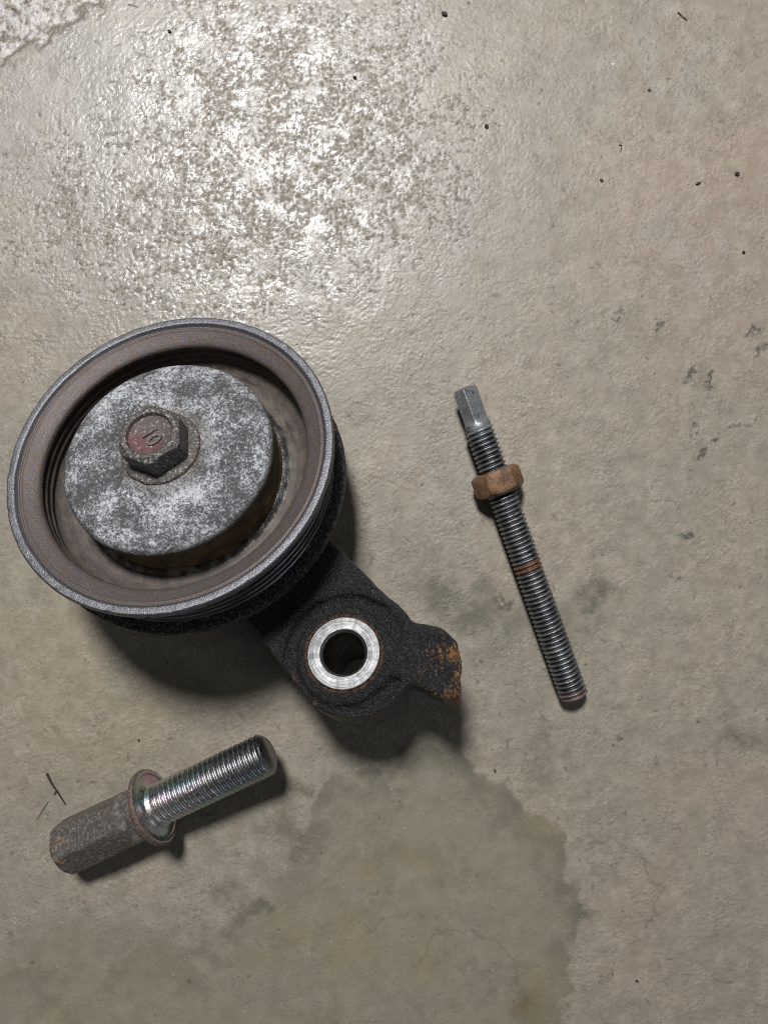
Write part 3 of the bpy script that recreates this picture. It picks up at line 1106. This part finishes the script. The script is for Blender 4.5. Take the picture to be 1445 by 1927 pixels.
# ------------------------------------------------------------------ threaded stud with nut
def build_stud():
    p0, p1 = Vector((56.2, -54.8, 4.15)), Vector((23.3, 36.1, 7.55))
    ax = (p1 - p0)
    L = ax.length
    root = empty('threaded_stud', frame(p0, (0, 0, 1), ax))
    tag(root, 'long grey threaded stud with square end and one rusty nut', 'threaded stud')
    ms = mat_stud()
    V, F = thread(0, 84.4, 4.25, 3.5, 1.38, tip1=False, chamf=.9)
    mesh_obj('threaded_shank', V, F, ms, root)
    # plain collar running into a square drive end
    n = 64
    t = np.linspace(0, 2 * np.pi, n, endpoint=False)
    sq = np.minimum(2.6 / np.maximum(np.abs(np.cos(t - .55)), np.abs(np.sin(t - .55))), 3.5)
    rings = [(np.full(n, 3.3), 82.8), (np.full(n, 3.72), 83.6), (np.full(n, 3.78), 84.2), (np.full(n, 3.76), 85.4), (np.full(n, 3.6), 85.8), (.3 * np.full(n, 3.6) + .7 * sq, 86.5), (sq * .99, 87.3),
             (sq * .985, 88.5), (sq * 1.03, L - 1.2), (sq * .95, L - .45), (sq * .84, L - .08), (sq * .6, L), (sq * .02, L)]
    rn = np.random.RandomState(3)
    V = np.concatenate([np.c_[r * np.cos(t), r * np.sin(t), np.zeros(n) + z] for r, z in rings])
    V[:, :2] *= 1 + .012 * vnoise3(V[:, 0], V[:, 1], V[:, 2], 9)[:, None]
    idx = np.arange(len(rings) * n).reshape(-1, n)
    a, c = idx[:-1], idx[1:]
    F = np.stack([a, np.roll(a, -1, 1), np.roll(c, -1, 1), c], -1).reshape(-1, 4)
    crisp(mesh_obj('square_end', V, F, ms, root), 30)
    # nut, resting on one flat
    zc = L * .70
    V, F = nut_mesh(13.0, 7.0, 3.6)
    nut = mesh_obj('hex_nut', V + np.array([0, 0, zc]), F, mat_nut(), root)
    crisp(nut)
    nut['label'] = 'rusty brown hexagonal nut'
    return root


def nut_mesh(af, th, bore, n=120):
    t = np.linspace(0, 2 * np.pi, n, endpoint=False)
    ap = af / 2
    k = np.mod(t + np.pi / 6, np.pi / 3) - np.pi / 6     # flat towards local x
    rh = np.minimum(ap / np.cos(k), ap / math.cos(math.pi / 6) * .985)
    ch = np.clip((rh - ap * .97) / (ap * .15), 0, 1) * .75
    h = th / 2
    rings = [(np.full(n, bore), -h + .3), (np.full(n, bore + .8), -h), (np.full(n, ap * .88), -h), (np.full(n, ap * .95), -h + .12), (rh * .985, -h + ch + .22), (rh, -h + ch + .55), (rh * 1.004, np.zeros(n)),
             (rh, h - ch - .55), (rh * .985, h - ch - .22), (np.full(n, ap * .95), h - .12), (np.full(n, ap * .88), h), (np.full(n, bore + .8), h), (np.full(n, bore), h - .3)]
    V = np.concatenate([np.c_[r * np.cos(t), r * np.sin(t), np.zeros(n) + z] for r, z in rings])
    V = V + .055 * np.stack([vnoise3(V[:, 0] / 1.7, V[:, 1] / 1.7, V[:, 2] / 1.7, s) for s in (1, 2, 3)], 1)
    idx = np.arange(len(rings) * n).reshape(-1, n)
    a, c = idx[:-1], idx[1:]
    F = np.stack([a, np.roll(a, -1, 1), np.roll(c, -1, 1), c], -1).reshape(-1, 4)
    return V, F


build_stud()


# ------------------------------------------------------------------ flange bolt
def build_bolt():
    p0, p1 = Vector((-92.9, -98.0, 7.3)), Vector((-32.1, -67.4, 15.6))
    ax = p1 - p0
    L = ax.length
    root = empty('flange_bolt', frame(p0, (0, 0, 1), ax))
    tag(root, 'stubby flange bolt with long pitted head and shiny iridescent thread', 'bolt')
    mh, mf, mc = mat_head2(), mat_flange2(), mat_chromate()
    # long head: hexagon at the free end running into a round body
    n = 120
    t = np.linspace(0, 2 * np.pi, n, endpoint=False)
    ap = 7.05
    rot = 0.0
    k = np.mod(t - rot, np.pi / 3) - np.pi / 6
    rh = np.minimum(ap / np.cos(k), ap / math.cos(math.pi / 6) * .975)
    zs = np.r_[0, .25, .7, 1.3, np.arange(2, 29.5, .5)]
    rings = [(rh * .02, 0.0), (rh * .78, 0.0)]
    for z in zs:
        f = smooth(13, 24, z)
        r = rh * (1 - f) + f * 7.55
        cap = ap * .90 + 1.15 * z
        r = np.minimum(r, cap)
        rings.append((r, z))
    V = np.concatenate([np.c_[r * np.cos(t), r * np.sin(t), np.zeros(n) + z] for r, z in rings])
    V = V + (.10 * np.stack([vnoise3(V[:, 0] / 2.2, V[:, 1] / 2.2, V[:, 2] / 2.2, s) for s in (11, 12, 13)], 1)
             + .04 * np.stack([vnoise3(V[:, 0] / .9, V[:, 1] / .9, V[:, 2] / .9, s) for s in (14, 15, 16)], 1))
    idx = np.arange(len(rings) * n).reshape(-1, n)
    a, c = idx[:-1], idx[1:]
    F = np.stack([a, np.roll(a, -1, 1), np.roll(c, -1, 1), c], -1).reshape(-1, 4)
    crisp(mesh_obj('hex_head', V, F, mh, root))
    fl = [(6.5, 28.3), (8.2, 28.6), (10.3, 29.3), (10.85, 29.7), (10.95, 30.7), (10.7, 31.2), (10.3, 31.3)]
    V, F, _ = lathe(rounded(fl, .35, 3), 128, ripple(.12, 51, 1.8))
    flange = mesh_obj('flange', V, F[:, ::-1], mf, root)
    face = [(10.5, 31.15), (10.2, 31.42), (9.5, 31.38), (9.2, 31.0), (8.6, 30.9), (7.6, 31.2), (6.6, 32.0), (6.1, 33.2), (5.3, 33.8)]
    V, F, _ = lathe(rounded(face, .3, 4), 128)
    fc = mesh_obj('bearing_face', V, F[:, ::-1], mc, flange)
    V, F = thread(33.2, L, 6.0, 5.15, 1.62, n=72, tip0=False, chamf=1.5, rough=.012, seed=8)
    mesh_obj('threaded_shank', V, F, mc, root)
    return root


build_bolt()


# ------------------------------------------------------------------ small litter on the floor
def floor_pt(u, v, z=0.0):
    return Vector(((u - 722.5) / 6.25, (963.5 - v) / 6.25, z))


_floor = bpy.data.objects['concrete_floor']


def ground(x_mm, y_mm):
    ok, loc, nrm, i = _floor.ray_cast(Vector((x_mm * MM, y_mm * MM, .02)), Vector((0, 0, -1)))
    return loc.z / MM if ok else 0.0


def strand(points, r0, r1, n=6):
    """tapered round fibre through points (mm)"""
    P = [Vector(p) for p in points]
    Q = []
    for i in range(len(P) - 1):
        a, b = P[max(i - 1, 0)], P[i]
        c, d = P[i + 1], P[min(i + 2, len(P) - 1)]
        for k in range(5):
            s = k / 5
            Q.append(.5 * ((2 * b) + (c - a) * s + (2 * a - 5 * b + 4 * c - d) * s * s + (3 * b - a - 3 * c + d) * s ** 3))
    Q.append(P[-1])
    V, F = [], []
    m = len(Q)
    for i, q in enumerate(Q):
        tn = (Q[min(i + 1, m - 1)] - Q[max(i - 1, 0)]).normalized()
        e1 = tn.cross(Vector((0, 0, 1))).normalized()
        e2 = e1.cross(tn)
        r = r0 + (r1 - r0) * i / (m - 1)
        for k in range(n):
            an = 2 * math.pi * k / n
            V.append(q + (e1 * math.cos(an) + e2 * math.sin(an)) * r)
    for i in range(m - 1):
        for k in range(n):
            F.append((i * n + k, i * n + (k + 1) % n, (i + 1) * n + (k + 1) % n, (i + 1) * n + k))
    F.append(tuple(range(n))[::-1])
    F.append(tuple((m - 1) * n + k for k in range(n)))
    return [tuple(v) for v in V], F


def on_floor(uvz):
    out = []
    for (u, v, z) in uvz:
        p = floor_pt(u, v)
        out.append((p.x, p.y, ground(p.x, p.y) + z))
    return out


m_twig = mat_plain('dry_twig', (.040, .028, .016), .7, 3.0)
m_crumb = mat_plain('dark_crumb', (.042, .037, .033), .7, 2.0, .3)
m_rusty = mat_plain('brown_crumb', (.11, .06, .035), .8, 2.0, .3)
m_white = mat_plain('pale_flake', (.75, .75, .74), .5, 1.0, .1)

V, F = strand(on_floor([(90, 1454, .55), (100, 1474, .6), (109, 1487, .55), (117, 1500, .45), (125, 1513, .35)]), .33, .16)
tw = tag(mesh_obj('twig', V, F, m_twig), 'thin dry forked twig beside the head of the flange bolt', 'twig')
V, F = strand(on_floor([(108, 1486, .5), (105, 1492, .5), (103, 1496, .3)]), .16, .08)
mesh_obj('side_stem', V, F, m_twig, tw)
for pts, r, lab in (([(92, 1508, .15), (84, 1520, .2), (76, 1533, .15), (71, 1541, .1)], .085, 'fine bent hair just below the forked twig'),
                    ([(1274, 24, .25), (1279, 30, .4), (1286, 36, .3), (1291, 39, .2)], .16, 'short dark bristle near the top right corner'),
                    ([(242, 9, .2), (252, 11, .3), (261, 13, .2)], .10, 'short brown bristle at the top edge near the spalled corner'),
                    ([(1163, 274, .2), (1168, 274, .3), (1168, 281, .3), (1166, 287, .2)], .13, 'tiny hooked fibre on the upper right floor')):
    V, F = strand(on_floor(pts), r, r * .6)
    tag(mesh_obj('fibre', V, F, m_twig), lab, 'fibre')


def crumb(name, u, v, size, mat, label, cat='crumb', rot=0.0, seed=1):
    """an angular grain: a jittered, squashed ball"""
    rn = np.random.RandomState(seed)
    nu, nv = 9, 6
    V = [(0, 0, -1)]
    for j in range(1, nv):
        ph = -math.pi / 2 + math.pi * j / nv
        for i in range(nu):
            th = 2 * math.pi * i / nu
            V.append((math.cos(ph) * math.cos(th), math.cos(ph) * math.sin(th), math.sin(ph)))
    V.append((0, 0, 1))
    V = np.array(V) * (1 + .28 * (rn.rand(len(V), 1) - .5))
    V = V * np.array(size) * .40
    c, s = math.cos(rot), math.sin(rot)
    V = np.c_[V[:, 0] * c - V[:, 1] * s, V[:, 0] * s + V[:, 1] * c, V[:, 2]]
    F = [(0, 1 + (i + 1) % nu, 1 + i) for i in range(nu)]
    for j in range(nv - 2):
        for i in range(nu):
            a = 1 + j * nu
            F.append((a + i, a + (i + 1) % nu, a + nu + (i + 1) % nu, a + nu + i))
    e = len(V) - 1
    a = 1 + (nv - 2) * nu
    F += [(a + i, a + (i + 1) % nu, e) for i in range(nu)]
    p = floor_pt(u, v)
    o = mesh_obj(name, V, F, mat, smooth=False)
    o.location = (p.x * MM, p.y * MM, (ground(p.x, p.y) + size[2] * .36) * MM)
    return tag(o, label, cat)


for i, (nm, u, v, sz, mt, rot, lab) in enumerate((
        ('grit', 1385, 328, (1.9, 1.6, 1.0), m_crumb, .3, 'round dark grit grain near the right edge, upper half'),
        ('grit', 1312, 346, (2.2, .8, .7), m_crumb, .4, 'elongated dark crumb left of the round grit grain'),
        ('grit', 1398, 475, (1.2, 1.3, .9), m_crumb, .9, 'dark pebble at right edge, below the round grit grain'),
        ('grit', 836, 27, (2.4, 1.7, .9), m_crumb, -.6, 'flat dark grain at the top edge, right of centre'),
        ('grit', 668, 147, (1.4, 1.1, .8), m_crumb, .0, 'black grain in the glossy pitted patch of floor'),
        ('grit', 320, 60, (1.6, 1.2, .8), m_crumb, -.4, 'black grain at upper left near the spalled corner'),
        ('grit', 915, 238, (1.5, 1.8, .8), m_crumb, .2, 'ragged dark crumb just right of the glossy pitted patch'),
        ('grit', 1131, 340, (1.6, .9, .6), m_crumb, -.4, 'small dark sliver in the upper right, left of the elongated crumb'),
        ('grit', 1221, 170, (1.4, 1.0, .6), m_rusty, .0, 'reddish brown crumb in the upper right of the floor'),
        ('seed', 931, 1450, (.8, 1.5, .7), m_crumb, .3, 'small dark seed at the upper edge of the damp stain'),
        ('seed', 262, 1393, (.9, 1.2, .7), m_crumb, .4, 'small black seed above the threads of the flange bolt'),
        ('grit', 1198, 1846, (1.5, .8, .5), m_crumb, -.5, 'tiny dark insect-like crumb at lower right past the stain'),
        ('flake', 918, 201, (1.0, .8, .35), m_white, .2, 'tiny white flake above the ragged dark crumb'),
        ('flake', 1153, 121, (1.4, .8, .35), m_white, .1, 'white paint flake in the upper right of the floor'))):
    crumb(nm, u, v, sz, mt, lab, nm, rot, 100 + i)
